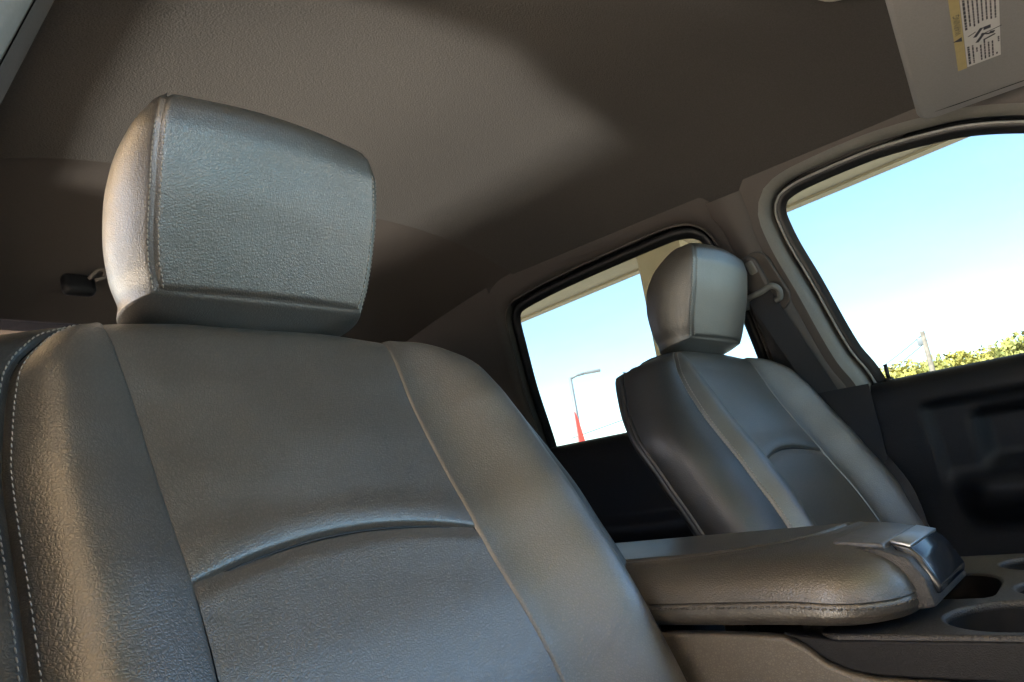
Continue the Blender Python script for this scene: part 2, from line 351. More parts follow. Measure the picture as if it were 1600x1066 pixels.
def bead(d, off, r, n=10): return [(d + r * math.cos(2 * math.pi * k / n), off + r * math.sin(2 * math.pi * k / n)) for k in range(n + 1)]
def door_profile(Z): return itp([.0, .30, .55, .66, .70, .76, .84, .865, .882, .889], [.74, .735, .73, .725, .72, .716, .716, .722, .738, .772])(Z)
def sst(e0, e1, v): t = np.clip((v - e0) / (e1 - e0), 0, 1); return t * t * (3 - 2 * t)
def f_front_panel(a, b):
    Y = -.185 - a * .93; Z = .05 + b * .839
    X = door_profile(Z)
    ye = -.262 + (.83 - Z) * .0
    rec = sst(0, .012, (-.262 - .25 * (.83 - Z) * .2) - Y) * sst(.688, .697, Z) * (1 - sst(.822, .834, Z))
    pk = sst(0, .02, -.335 - Y) * sst(.705, .722, Z) * (1 - sst(.795, .808, Z))
    arm = sst(0, .06, -.28 - Y) * sst(.60, .655, Z) * (1 - sst(.680, .688, Z))
    return np.stack([X + .014 * rec + .03 * pk - .05 * arm, Y, Z], -1)
def f_rear_panel(a, b):
    Y = .05 + a * .62; Z = .05 + b * .839; X = door_profile(Z)
    arm = sst(.10, .16, Y) * (1 - sst(.50, .56, Y)) * sst(.60, .655, Z) * (1 - sst(.676, .688, Z))
    return np.stack([X - .045 * arm, Y, Z], -1)
def make_door(name, path, sgn, fpanel, side, label, cat='car door', lock=True, y0=0., pane=True):
    t = empty(name, (side * .75, y0, 0), label, cat); O = np.array(t.location)
    fs = lambda a, b: fpanel(a, b) * np.array([side, 1, 1]) - O
    panel('door_panel', fs, 90, 90, M['dark'], t, (-side, 0, 0), seams=(0, 0, 0, 0))
    fr = sweep('window_frame', path, sgn, [(-.006, .003), (0, .006), (.003, .009), (.009, .011), (.016, .009), (.018, .0), (.018, -.022), (.07, -.022)], M['rubber'], t, side, O)
    if lock: sweep('seal_lip', path, sgn, bead(.0125, .0125, .0024), M['seal'], t, side, O)
    # glass pane: fan over the closed outline, two faces
    q = np.vstack([path, [[path[-1, 0], .86], [path[0, 0], .86]]]); n = len(q)
    V = np.vstack([wall(q[:, 0], q[:, 1], .002, side), wall(q[:, 0], q[:, 1], -.002, side)]) - O
    if pane: mesh('window_glass', V[:n], [tuple(range(n))], M['glass'], t, smooth=False)
    if lock:
        kx, kz = .764, .885
        bm = bmesh.new(); bmesh.ops.create_cone(bm, cap_ends=True, segments=12, radius1=.0042, radius2=.0036, depth=.034, matrix=Matrix.Translation((side * kx - O[0], -.213 - O[1], kz + .017)))
        bmesh.ops.create_cone(bm, cap_ends=True, segments=12, radius1=.011, radius2=.008, depth=.008, matrix=Matrix.Translation((side * kx - O[0], -.213 - O[1], kz + .003)))
        bm_obj('lock_knob', bm, M['rubber'], t, True)
    return t
make_door('front_door', W_FRONT, S_F, f_front_panel, 1, 'black front door panel with large window, behind the console at right', y0=-.6)
make_door('rear_door', W_REAR, S_R, f_rear_panel, 1, 'black rear door with window between the two front headrests', lock=False, y0=.35)
make_door('rear_door', W_REAR, S_R, f_rear_panel, -1, 'rear door on the near side, its pane left out to let light in', lock=False, y0=.35, pane=False)  # unseen door, glass omitted so more light reaches the headliner
nd = make_door('front_door', W_FRONT, S_F, f_front_panel, -1, 'near front door standing open, outside the left edge of the frame', y0=-1.08)
nd.rotation_euler = (0, 0, R(66))  # swing angle chosen for how much outside light the door blocks
# pillar trim: panels that run between the window openings, with returns rolling out to the doors
PROF_T = [(.021, -.02), (.022, .010), (.025, .019), (.032, .027), (.041, .0325), (.056, .0335), (.085, .033)]
for side in (1, -1):
    nm = 'far' if side > 0 else 'near'
    for nme, path, sgn in (('door_opening_trim', W_FRONT, S_F), ('rear_opening_trim', W_REAR, S_R)):
        if nme[0] == 'd':
            tag(sweep(nme, path, sgn, PROF_T[:5], M['trim_light'], None, side), kind='structure')  # paler plastic stands in for light caught on this return
            tag(sweep('opening_surround', path, sgn, [(.0408, .0322), (.048, .0333), (.056, .0335), (.085, .033)], M['trim'], None, side), kind='structure')
        else:
            tag(sweep(nme, path, sgn, PROF_T, M['rear_trim'], None, side), kind='structure')
            tag(sweep('opening_seal', path, sgn, bead(.026, .0225, .0026), M['trim'], None, side), kind='structure')
    # B pillar between front edge of rear opening and rear edge of front opening
    zf = offs(W_FRONT, .0575, S_F); zr = offs(W_REAR, .0575, S_R)
    zf = zf[zf[:, 0] > -.25]; zf = zf[:np.argmax(zf[:, 1] > 1.275) or len(zf)]; zf = zf[np.argsort(zf[:, 1])]
    zr = zr[(zr[:, 0] < .12)]; zr = zr[zr[:, 1] < 1.29]; zr = zr[np.argsort(zr[:, 1])]
    def f_b(a, b, zf=zf, zr=zr, side=side):
        Z = .86 + b * .455
        y0 = np.interp(Z, zf[:, 1], zf[:, 0]); y1 = np.interp(Z, zr[:, 1], zr[:, 0])
        y1 = np.maximum(y1, y0 + .004)
        return wall(y0 + a * (y1 - y0), Z, .0345 + .010 * np.sin(np.pi * a) ** .8, side)
    tag(panel('pillar_trim', f_b, 30, 50, M['trim'], None, (-side, 0, 0), seams=(0, 0, 0, 0))[0], kind='structure')
    def f_bl(a, b, side=side):
        Z = .02 + b * .865; Y = -.19 + a * .26
        return np.stack([side * (.705 - .02 * np.sin(np.pi * a) + 0 * Z - .0 * b), Y, Z], -1)
    tag(panel('lower_pillar_trim', f_bl, 20, 30, M['dark'], None, (-side, 0, 0), seams=(0, 0, 0, 0))[0], kind='structure')
    # quarter trim behind the rear window
    zq = offs(W_REAR, .0575, S_R); zq = zq[(zq[:, 0] > .55)]; zq = zq[np.argsort(zq[:, 1])]; zq = zq[zq[:, 1] < 1.28]
    def f_c(a, b, zq=zq, side=side):
        Z = .55 + b * .775; y0 = np.interp(Z, zq[:, 1], zq[:, 0])
        return wall(y0 + a * (1.02 - y0), Z, .0345 + .02 * a, side)
    tag(panel('quarter_trim', f_c, 20, 30, M['rear_trim'], None, (-side, 0, 0), seams=(0, 0, 0, 0))[0], kind='structure')
    # rail between the openings' upper edge and the headliner edge
    def f_rail(a, b, side=side):
        Y = -.80 + b * 1.8
        X0, Z0 = HW - .006, head_z(np.array(HW - .006), Y)
        pt = wall(Y, 1.322 - .05 * np.clip((-Y - .45) / .35, 0, 1) ** 2, .0345, 1)
        X = (1 - a) * X0 + a * pt[..., 0] + .0; Z = (1 - a) * Z0 + a * pt[..., 2]
        return np.stack([side * X, Y, Z], -1)
    # outer skin beyond the trim so no light leaks
    bm = bmesh.new()
    rbox(bm, (side * .62, 0.17, 1.40), (.06, 1.7, .13), 0)
    rbox(bm, (side * .80, .45, .42), (.06, 1.2, .86), 0)
    if side > 0: rbox(bm, (side * .80, -.65, .42), (.06, 1.2, .86), 0)
    tag(bm_obj('body_side', bm, M['body']), kind='structure')

# ------------------------------------------------------------------ front seats
prof_y = itp([.35, .45, .55, .65, .70, .742, .773, .81, .85, .89, .92, .943, .958, .9655], [-.205, -.204, -.194, -.163, -.141, -.118, -.102, -.080, -.058, -.038, -.025, -.014, -.004, .004])
u_in = itp([.35, .55, .65, .76, .84, .89, .93, .9655], [.15, .145, .135, .126, .127, .128, .131, .134])
u_out = itp([.35, .55, .66, .74, .78, .84, .871, .90, .911, .924, .933, .944, .953, .959, .9655], [.235, .232, .225, .221, .2195, .217, .212, .206, .203, .196, .188, .177, .163, .149, .135])
wid = itp([.35, .50, .62, .70, .78, .85, .90, .93, .95, .9655], [.285, .300, .312, .317, .316, .301, .272, .242, .204, .155])
def seam_u(z, sg):                                # outer bolster seam; the inboard (+) bolster is fuller
    return u_out(z) if sg < 0 else u_in(z) + (u_out(z) - u_in(z)) * 1.5
def make_seat(name, loc, label):
    t = empty(name, loc, label, 'seat', 'front seats')
    # over-the-top profile of the centre insert
    fz = np.linspace(.78, .9655, 60); top = np.array([[.012, .971], [.022, .9745], [.036, .977], [.052, .976], [.070, .972], [.09, .960], [.11, .93]])
    pf = np.vstack([np.stack([prof_y(fz), fz], -1), top]); ps = np.r_[0, np.cumsum(np.linalg.norm(np.diff(pf, axis=0), axis=1))]
    def fU(a, b):
        s = b * ps[-1]; z0 = np.interp(s, ps, pf[:, 1]); y0 = np.interp(s, ps, pf[:, 0])
        u = (a * 2 - 1) * np.where(y0 < .004, u_in(z0), .134)
        zc = .779 - 1.05 * u * u; k = np.clip(1 - s / .10, 0, 1) ** 1.5          # bottom edge follows the arched seam
        z = z0 + (zc - .78) * k; y = np.where(y0 < .004, prof_y(np.minimum(z, .9655)), y0)
        y = y - .006 * np.sin(np.pi * np.clip(s / .17, 0, 1)) * np.cos(np.pi * (a - .5)) + .004 * np.cos(np.pi * (a - .5)) * np.clip(1 - s / .2, 0, 1)
        y = y - .0028 * np.exp(-((s - .016) / .016) ** 2) * (1 - np.abs(2 * a - 1) ** 5)
        return np.stack([u * 1.012, y, z - .012 * (np.abs(2 * a - 1) ** 2.5) * sst(.192, .25, s)], -1)
    up = panel('upper_insert', fU, 90, 110, M['leather_pleat'], t, (0, -1, .4), (0, 0, 1, 0), .0050, .0032, puff=.0, prad=.02, roll=(0, -.88, .47))
    ob_, P_, N_, D_ = up; pts, nr = line_on(P_, N_, D_, 'b0', .0012)
    tube('seam_shade_line', pts[2:-2:2], .0012, M['rubber'], ob_, 6)  # black tube stands in for shade in the cross seam groove
    def fL(a, b):
        ub = lambda z: u_in(z)
        zc0 = .779; z = .42 + b * (zc0 - .42); u = (a * 2 - 1) * ub(z)
        z = z + ((.779 - 1.05 * u * u) - .779 + .005) * b ** 3
        y = prof_y(z) + .006 * np.cos(np.pi * (a - .5)) + .003 * sst(.95, 1, b)
        return np.stack([u * 1.012, y, z], -1)
    panel('lower_insert', fL, 90, 100, M['leather_pleat'], t, (0, -1, .4), (0, 0, 0, 0), .0036, .0023, puff=.0, prad=.02, roll=(0, -.88, .47))
    for sg in (-1, 1):
        def fB(a, b, sg=sg):
            z = .42 + (1 - (1 - b) ** 1.35) * (.9615 - .42); ui, uo = u_in(z), seam_u(z, sg)
            uo = np.maximum(uo, ui + .0015); u = ui + a * (uo - ui)
            h = np.minimum(1, (uo - ui) / (.085 if sg < 0 else .125)) ** 1.4 * (.0165 * np.where(a < .6, np.sin(np.pi / 2 * a / .6), np.cos(np.pi / 2 * np.clip((a - .6) / .4, 0, 1))) if sg < 0 else .038 * np.sin(np.pi * a ** 1.8)) + np.minimum(1, (uo - ui) / .05) * .004 * a + (.0024 if sg < 0 else .0008) * np.minimum(1, (uo - ui) / .03) * (1 - np.exp(-(a * (uo - ui) / .0035) ** 2)) * (1 - a ** 6)
            return np.stack([sg * u, prof_y(z) - h * .9, z + h * .42], -1)
        ob, P, N, D = panel('bolster', fB, 50, 140, M['leather'], t, (0, -1, .4), (1.45 if sg < 0 else .9, .9, 0, 0), .0036, .0026, roll=(0, -.88, .47))
        pts, nr = line_on(P, N, D, 'a1', .0048); m_ = (pts[:, 2] > .45) & (pts[:, 2] < (.957 if sg < 0 else .90)); pts2 = pts[m_]
        stitches('stitching', pts2, nr[m_], ob, M['thread'])
        pts, nr = line_on(P, N, D, 'a0', .0011); m_ = (pts[:, 2] > .44) & (pts[:, 2] < .955)
        tube('seam_shade_line', pts[m_][::2] - nr[m_][::2] * .0002, .0011, M['rubber'], ob, 6)  # black tube darkens the bolster groove in place of crease shade
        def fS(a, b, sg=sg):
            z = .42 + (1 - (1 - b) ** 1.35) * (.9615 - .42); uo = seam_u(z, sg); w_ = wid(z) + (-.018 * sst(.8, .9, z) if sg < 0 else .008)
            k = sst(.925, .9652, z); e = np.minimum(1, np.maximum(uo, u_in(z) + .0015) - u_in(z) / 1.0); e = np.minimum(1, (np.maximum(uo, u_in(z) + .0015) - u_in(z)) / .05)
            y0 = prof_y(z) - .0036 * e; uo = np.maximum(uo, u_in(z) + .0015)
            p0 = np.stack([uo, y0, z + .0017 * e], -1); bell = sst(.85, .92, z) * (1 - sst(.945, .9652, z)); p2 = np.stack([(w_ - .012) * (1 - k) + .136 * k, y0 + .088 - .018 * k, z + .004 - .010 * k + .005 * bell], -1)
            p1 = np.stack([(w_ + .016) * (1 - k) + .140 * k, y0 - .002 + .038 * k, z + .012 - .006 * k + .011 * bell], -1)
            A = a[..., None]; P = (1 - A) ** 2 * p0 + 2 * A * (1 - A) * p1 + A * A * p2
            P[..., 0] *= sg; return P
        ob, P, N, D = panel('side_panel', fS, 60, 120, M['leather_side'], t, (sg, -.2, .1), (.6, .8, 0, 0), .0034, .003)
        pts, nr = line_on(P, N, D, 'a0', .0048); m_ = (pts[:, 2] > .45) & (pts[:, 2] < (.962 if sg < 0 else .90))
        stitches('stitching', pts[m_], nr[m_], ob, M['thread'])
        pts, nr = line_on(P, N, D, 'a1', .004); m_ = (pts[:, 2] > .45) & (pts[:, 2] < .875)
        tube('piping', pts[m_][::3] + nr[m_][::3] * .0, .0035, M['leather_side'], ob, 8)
        def fR(a, b, sg=sg):
            z = .42 + (1 - (1 - b) ** 1.35) * (.9615 - .42); uo = u_out(z); y0 = prof_y(z); w_ = wid(z) + (-.018 * sst(.8, .9, z) if sg < 0 else .008); k = sst(.90, .9652, z)
            k = sst(.925, .9652, z); q = (w_ - .012) * (1 - k) + .136 * k
            bell = sst(.85, .92, z) * (1 - sst(.945, .9652, z)); p0 = np.stack([q, y0 + .0845 - .018 * k, z + .004 - .010 * k + .005 * bell], -1); p2 = np.stack([u_in(z) * .9, y0 + .125 - .02 * k, z - .002 - .010 * k], -1)
            p1 = np.stack([q, y0 + .125 - .02 * k, z + .006 - .010 * k], -1)
            A = a[..., None]; P = (1 - A) ** 2 * p0 + 2 * A * (1 - A) * p1 + A * A * p2
            P[..., 0] *= sg; return P
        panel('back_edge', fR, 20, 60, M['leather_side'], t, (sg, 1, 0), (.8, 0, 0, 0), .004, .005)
    def fBack(a, b):
        z = .42 + b * (.955 - .42); u = (a * 2 - 1) * u_in(z) * .95
        return np.stack([u, prof_y(z) + .124, z], -1)
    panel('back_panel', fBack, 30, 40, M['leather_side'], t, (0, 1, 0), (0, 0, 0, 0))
    # black tag sewn into the outer seam
    # cushion and base, below the frame
    def fC(a, b):
        u = (a * 2 - 1) * .27; y = -.66 + b * .52
        e = np.minimum(1, np.minimum(np.minimum(a, 1 - a) * .54 / .07, np.minimum(b, 1 - b + .3) * .52 / .07))
        return np.stack([u, y, .40 + .055 * np.sqrt(np.clip(1 - (1 - e) ** 2, 0, 1)) + .03 * (np.abs(2 * a - 1) ** 4) * e], -1)
    panel('seat_cushion', fC, 50, 50, M['leather'], t, (0, 0, 1), (0, 0, 0, 0))
    box('seat_base', (0, -.38, .22), (.46, .46, .38), M['dark'], t, .03)
    # ---- headrest
    hr = bpy.data.objects.new('headrest', None); COL.objects.link(hr); hr.parent = t
    front = np.array([(-.0165, .9875), (-.024, 1.01), (-.034, 1.04), (-.044, 1.07), (-.0515, 1.10), (-.0555, 1.12), (-.0550, 1.137), (-.0475, 1.148)])
    rear = np.array([(.050, .975), (.057, 1.0), (.0585, 1.04), (.053, 1.075), (.036, 1.107), (.010, 1.132), (-.020, 1.1475), (-.0475, 1.148)])
    fr, rr_ = spl(front, 60), spl(rear, 60)
    hwf = itp([.975, .9875, 1.01, 1.04, 1.08, 1.11, 1.135, 1.15], [.1035, .0995, .1045, .1075, .1085, .1075, .1025, .095])
    wrap = np.vstack([fr, rr_[::-1][1:]]); ws = np.r_[0, np.cumsum(np.linalg.norm(np.diff(wrap, axis=0), axis=1))]; sf = ws[59]
    def fF(a, b):
        s = b * ws[-1]; y = np.interp(s, ws, wrap[:, 0]); z = np.interp(s, ws, wrap[:, 1]); u = (a * 2 - 1) * hwf(z)
        c = np.cos(np.pi * (a - .5)); y = y - .007 * c * np.clip(1 - np.maximum(0, s - sf) / .05, -1, 1)
        return np.stack([u, y, z + .004 * c * np.exp(-((s - sf) / .03) ** 2)], -1)
    ob, P, N, D = panel('headrest_front', fF, 80, 120, M['leather_pleat'], hr, (0, 0, 1), (1, 1, .8, 0), .003, .0032)
    # outward direction varies over the wrap: fix by checking the front row
    for e in ('a0', 'a1'):
        pts, nr = line_on(P, N, D, e, .0045); m_ = (pts[:, 1] < -.01) & (pts[:, 2] < 1.122); n2 = nr[m_]
        stitches('stitching', pts[m_], n2, ob, M['thread'], pitch=.0044, length=.0033, r=.00062)
    for sg in (-1, 1):
        def fHS(a, b, sg=sg):
            i = b * 59; yf = np.interp(i, np.arange(60), fr[:, 0]); zf_ = np.interp(i, np.arange(60), fr[:, 1]); yr = np.interp(i, np.arange(60), rr_[:, 0]); zr_ = np.interp(i, np.arange(60), rr_[:, 1])
            dep = np.clip((yr - yf) / .09, 0, 1)
            p0 = np.stack([hwf(zf_), yf, zf_], -1); p2 = np.stack([hwf(zr_) - .0 * dep, yr, zr_], -1)
            p1 = np.stack([(hwf(zf_) + hwf(zr_)) / 2 + .030 * dep ** .8, (yf + yr) / 2 + .004, (zf_ + zr_) / 2], -1)
            A = a[..., None]; P = (1 - A) ** 2 * p0 + 2 * A * (1 - A) * p1 + A * A * p2
            P[..., 0] *= sg; return P
        ob, P, N, D = panel('headrest_side', fHS, 50, 90, M['leather'], hr, (sg, 0, 0), (1, .5, 0, 0), .003, .0032)
        pts, nr = line_on(P, N, D, 'a0', .0045)
        m_ = pts[:, 2] < 1.122; stitches('stitching', pts[m_], nr[m_], ob, M['thread'], pitch=.0044, length=.0033, r=.00062)
    def fCh(a, b):
        p0 = np.array([float(hwf(.9875)), -.0165, .9875]); p2 = np.array([float(hwf(.975)), .050, .975]); p1 = np.array([(p0[0] + p2[0]) / 2 + .030 * (.0665 / .09) ** .8, .0208, .98125])
        B = b[..., None]; E = (1 - B) ** 2 * p0 + 2 * B * (1 - B) * p1 + B * B * p2; c = np.cos(np.pi * (a - .5))
        u = (2 * a - 1) * E[..., 0]; dip = .017 * (c ** .55) * np.sin(np.pi * np.clip(b * .75 + .02, 0, 1)) ** .8
        return np.stack([u, E[..., 1] - .007 * c * (1 - b) ** 2, E[..., 2] - dip], -1)
    panel('headrest_chin', fCh, 50, 30, M['leather'], hr, (0, -.5, -1), (0, 0, 1, 0), .003, .003)
    for sg in (-1, 1): tube('post', [(sg * .06, .03, .99), (sg * .06, .045, .93)], .007, M['steel'], hr, 12)
    return t
seat = make_seat('front_seat', (-.44, 0, 0), 'large charcoal leather front seat nearest the camera, with headrest')
seat2 = copy_tree(seat)
box('fabric_tag', (-.2055, -.0245, .913), (.010, .007, .026), M['webbing'], seat, .0015, 2, rot=Matrix.Rotation(R(-22), 3, 'X') @ Matrix.Rotation(R(14), 3, 'Y'))
seat2.location = (.446, -.013, .011); seat2['label'] = 'dark leather front seat on the far side, beside the seat belt'

# ------------------------------------------------------------------ centre console
con = empty('center_console', (-.04, -.3, 0), 'charcoal centre console with padded armrest lid, latch and cup holders', 'console'); CO = np.array(con.location)
LX0, LX1, LY0, LY1 = -.176, .085, -.394, .14
def lid_outline(n=240):
    pts = rrect(LX0, LX1, LY0, LY1, .055, 16); P = np.array(pts + [pts[0]]); s = np.r_[0, np.cumsum(np.linalg.norm(np.diff(P, axis=0), axis=1))]
    t = np.linspace(0, s[-1], n, endpoint=False); Q = np.stack([np.interp(t, s, P[:, k]) for k in (0, 1)], -1)
    Q[:, 1] -= .010 * np.clip(1 - ((Q[:, 0] + .045) / .13) ** 2, 0, 1) * (Q[:, 1] < -.3)      # bowed front edge
    return Q
LO = lid_outline()
LC = np.array([(LX0 + LX1) / 2, -.13])
def inset(Q, d):
    Tn = np.roll(Q, -1, 0) - np.roll(Q, 1, 0); Tn /= np.linalg.norm(Tn, axis=1, keepdims=True); N = np.stack([-Tn[:, 1], Tn[:, 0]], -1)
    return Q + N * d
def lid_droop(Q): return -.009 * sst(-.30, -.43, Q[:, 1]) - .004 * ((Q[:, 0] + .045) / .13) ** 2
def lid_band(name, prof, mat, out_hint=None):
    rows = []
    for d, z in prof:
        q = inset(LO, d); rows.append(np.column_stack([q, np.full(len(q), z) + lid_droop(q) * (1 if z > .66 else .35)]))
    P = np.stack(rows, 0) - CO; na, nb = P.shape[:2]; idx = np.arange(na * nb).reshape(na, nb); nx = np.roll(idx, -1, 1)
    F = np.stack([idx[:-1], nx[:-1], nx[1:], idx[1:]], -1).reshape(-1, 4)
    return mesh(name, P.reshape(-1, 3), F, mat, lid)
lid = bpy.data.objects.new('armrest_lid', None); COL.objects.link(lid); lid.parent = con
lid_band('lid_skirt', [(.03, .648), (.012, .6475), (.004, .650), (.001, .655), (0, .662), (.0005, .668), (.002, .6715), (.004, .672)], M['leather_lid'])
# upper cover and top pad share one height field split along the seam on the top
SEAM = spl([(-.133, .13), (-.134, 0), (-.136, -.12), (-.134, -.20), (-.120, -.262), (-.09, -.30), (-.05, -.315), (0, -.318), (.05, -.312), (.075, -.30)], 200)
def seam_d(X, Y):
    d = np.full(X.shape, 9.); 
    for k in range(len(SEAM)): d = np.minimum(d, (X - SEAM[k, 0]) ** 2 + (Y - SEAM[k, 1]) ** 2)
    return np.sqrt(d)
rows = []; NR = 70
dd = np.r_[np.linspace(0, .045, 34) ** 1.0, np.linspace(.0475, .125, NR - 34)]
zp = itp([0, .001, .003, .008, .016, .026, .04, .06, .14], [.672, .676, .6815, .6895, .6965, .7010, .7040, .7055, .7065])
for d in dd:
    q = inset(LO, min(d, .048)) if d <= .048 else LC[None] * 0 + inset(LO, .048)
    if d > .048:
        k = (d - .048) / (.125 - .048); ax = np.column_stack([np.full(len(q), LC[0]), np.clip(q[:, 1], LY0 + .128, LY1 - .128)]); q = q + (ax - q) * k
    rows.append(np.column_stack([q, np.full(len(q), float(zp(d))) + lid_droop(q)]))
P = np.stack(rows, 0); sdist = seam_d(P[..., 0], P[..., 1]); topm = P[..., 2] > .69
P[..., 2] += np.where(topm, -.0032 * np.exp(-(sdist / .0028) ** 2) + .0012 * np.exp(-((sdist - .006) / .003) ** 2), 0)
na, nb = P.shape[:2]; idx = np.arange(na * nb).reshape(na, nb); nx = np.roll(idx, -1, 1)
F = np.stack([idx[:-1], nx[:-1], nx[1:], idx[1:]], -1).reshape(-1, 4); C = P.reshape(-1, 3)[F].mean(1)
inside = (C[:, 0] > np.interp(C[:, 1], SEAM[:, 1][::-1][np.argsort(SEAM[::-1, 1])], SEAM[:, 0][::-1][np.argsort(SEAM[::-1, 1])])) & (C[:, 1] > np.interp(C[:, 0], SEAM[100:, 0], SEAM[100:, 1])) & (C[:, 0] > -.136)
Pl = P.reshape(-1, 3) - CO
mesh('lid_cover', Pl, F[~inside], M['leather_lid'], lid); mesh('lid_top_pad', Pl, F[inside], M['leather_lid'], lid)
nrm = np.column_stack([inset(LO, -1) - LO, np.zeros(len(LO))]); 
lowq = np.column_stack([inset(LO, -.0006), np.full(len(LO), .6675) + lid_droop(LO)]) - CO
stitches('stitching', np.vstack([lowq, lowq[:1]]), np.vstack([nrm, nrm[:1]]), lid, M['thread_dark'], pitch=.0058, length=.0042, r=.0007)
# latch on the front of the lid
latch = bpy.data.objects.new('latch', None); COL.objects.link(latch); latch.parent = con
def sweep_x(name, prof, x0, x1, mat, parent, bev=.002):
    """closed (y,z) profile extruded along X"""
    bm = bmesh.new(); a = [bm.verts.new((x0 - CO[0], y - CO[1], z)) for y, z in prof]; b = [bm.verts.new((x1 - CO[0], y - CO[1], z)) for y, z in prof]
    n = len(prof); bm.faces.new(a); bm.faces.new(b[::-1])
    for i in range(n): bm.faces.new((a[i], b[i], b[(i + 1) % n], a[(i + 1) % n]))
    bmesh.ops.recalc_face_normals(bm, faces=bm.faces)
    bmesh.ops.bevel(bm, geom=bm.edges[:], offset=bev, segments=2, profile=.5, affect='EDGES')
    return bm_obj(name, bm, mat, parent, True)
sweep_x('latch_frame', [(-.336, .7015), (-.380, .6965), (-.400, .688), (-.409, .672), (-.412, .650), (-.398, .648), (-.385, .672), (-.336, .684)], -.122, .010, M['deck'], latch)
sweep_x('latch_pad', [(-.341, .7050), (-.381, .7000), (-.383, .692), (-.341, .694)], -.113, .001, M['latch_pad'], latch, .0015)
sweep_x('latch_button', [(-.385, .6990), (-.399, .6950), (-.407, .6860), (-.4165, .664), (-.414, .657), (-.406, .657), (-.390, .688)], -.106, -.006, M['latch_dark'], latch, .002)
sweep_x('button_strip', [(-.3845, .7012), (-.4005, .6965), (-.4000, .6938), (-.385, .6985)], -.104, -.008, M['metal'], latch, .0008)
# base: side panels, dark moulding, deck with cup wells
def yz_plate(name, outline, x, thick, mat, parent, bevel=.003):
    xf = Matrix(((0, 0, 1, x - CO[0]), (1, 0, 0, -CO[1]), (0, 1, 0, 0), (0, 0, 0, 1)))
    return plate(name, outline, [], thick, bevel, mat, parent, xf)
curve = spl([(.15, .640), (-.12, .640), (-.24, .639), (-.300, .637), (-.318, .628), (-.338, .613), (-.37, .606), (-.50, .6045), (-.95, .602)], 60)
yz_plate('side_panel', [tuple(p) for p in curve] + [(-.95, .05), (.15, .05)], -.158, .016, M['console_vinyl'], con)
cup = curve[curve[:, 0] < -.296]
yz_plate('side_moulding', [(p[0], p[1] + .0015) for p in cup] + [(-.95, .634), (-.34, .634), (-.30, .640)], -.155, .014, M['dark'], con, .002)
box('console_core', (-.04 - CO[0], .02 - CO[1], .345), (.22, .30, .58), M['dark'], con, .01)
yz_plate('side_panel', [tuple(p) for p in curve] + [(-.95, .05), (.15, .05)], .19, .016, M['console_vinyl'], con)
def circ(cx, cy, r, n=40): return [(cx + r * math.cos(2 * math.pi * k / n), cy + r * math.sin(2 * math.pi * k / n)) for k in range(n)]
HOLES = [(-.096, -.463, .052), (.014, -.497, .050), (.138, -.463, .044)]
pocket = spl([(-.030, -.36), (-.031, -.40), (-.030, -.425), (-.018, -.434), (.03, -.433), (.06, -.427), (.082, -.41), (.088, -.39), (.088, -.36), (.06, -.345), (0, -.345), (-.030, -.36)], 50)[:-1]
plate('deck', rrect(-.160, .200, -.95, -.325, .02), [circ(*h) for h in HOLES] + [[tuple(p) for p in pocket]], .008, .003, M['deck'], con, Matrix.Translation((-CO[0], -CO[1], .634)))
for cx, cy, r in HOLES:
    V, F = [], []; prof = [(r + .0005, .636), (r + .0005, .60), (r * .96, .56), (r * .9, .545), (.001, .543)]; n = 40
    for rr2, z in prof:
        for k in range(n): V.append((cx + rr2 * math.cos(2 * math.pi * k / n) - CO[0], cy + rr2 * math.sin(2 * math.pi * k / n) - CO[1], z))
    for i in range(len(prof) - 1):
        for k in range(n): F.append((i * n + k, i * n + (k + 1) % n, (i + 1) * n + (k + 1) % n, (i + 1) * n + k))
    mesh('cup_holder', V, F, M['well'], con)
V, F = [], []; n = len(pocket)
for z, k in ((.636, 1.0), (.59, .97), (.58, .9)):
    c = pocket.mean(0)
    for p in pocket: q = c + (p - c) * k; V.append((q[0] - CO[0], q[1] - CO[1], z))
for i in range(2):
    for k in range(n): F.append((i * n + k, i * n + (k + 1) % n, (i + 1) * n + (k + 1) % n, (i + 1) * n + k))
F.append(tuple(range(2 * n, 3 * n))); mesh('storage_pocket', V, F, M['well'], con)
# raised rib beside the lid
rib = spl([(-.118, -.30, .640), (-.105, -.335, .644), (-.088, -.362, .647), (-.06, -.378, .648), (-.036, -.386, .646)], 30)
tube('deck_rib', [(p[0] - CO[0], p[1] - CO[1], p[2] - .004) for p in rib], .009, M['deck'], con, 10)

# ------------------------------------------------------------------ sun visor with warning label
vis = empty('sun_visor', (.236, -.535, 1.288), 'grey folded sun visor with a warning label, at top right', 'sun visor'); vis.rotation_euler = (0, R(3.2), R(7.4))
VX0, VX1, VY0, VY1 = -.36, .315, -.115, .085
plate('visor_body', rrect(VX0, VX1 - .032, VY0, VY1, .030, 8), [], .022, .007, M['visor'], vis)
tube('edge_seam', [(VX1 - .056, VY0 + .012, -.0108), (VX1 - .058, VY1 - .05, -.0109), (VX1 - .060, VY1 - .008, -.0098)], .0009, M['dark'], vis, 6)
def down_text(txt, x, y, size, parent, mat, z=-.0128):
    cu = bpy.data.curves.new('tmp', 'FONT'); cu.body = txt; cu.size = size; cu.align_x = 'LEFT'; cu.resolution_u = 2
    ob = bpy.data.objects.new('tmp', cu); COL.objects.link(ob); bpy.context.view_layer.update()
    me = bpy.data.meshes.new_from_object(ob.evaluated_get(bpy.context.evaluated_depsgraph_get())); bpy.data.objects.remove(ob); bpy.data.curves.remove(cu)
    me.transform(Matrix(((-1, 0, 0, x), (0, 1, 0, y), (0, 0, -1, z), (0, 0, 0, 1)))); me.name = 'lettering'
    return link('lettering', me, mat, parent)
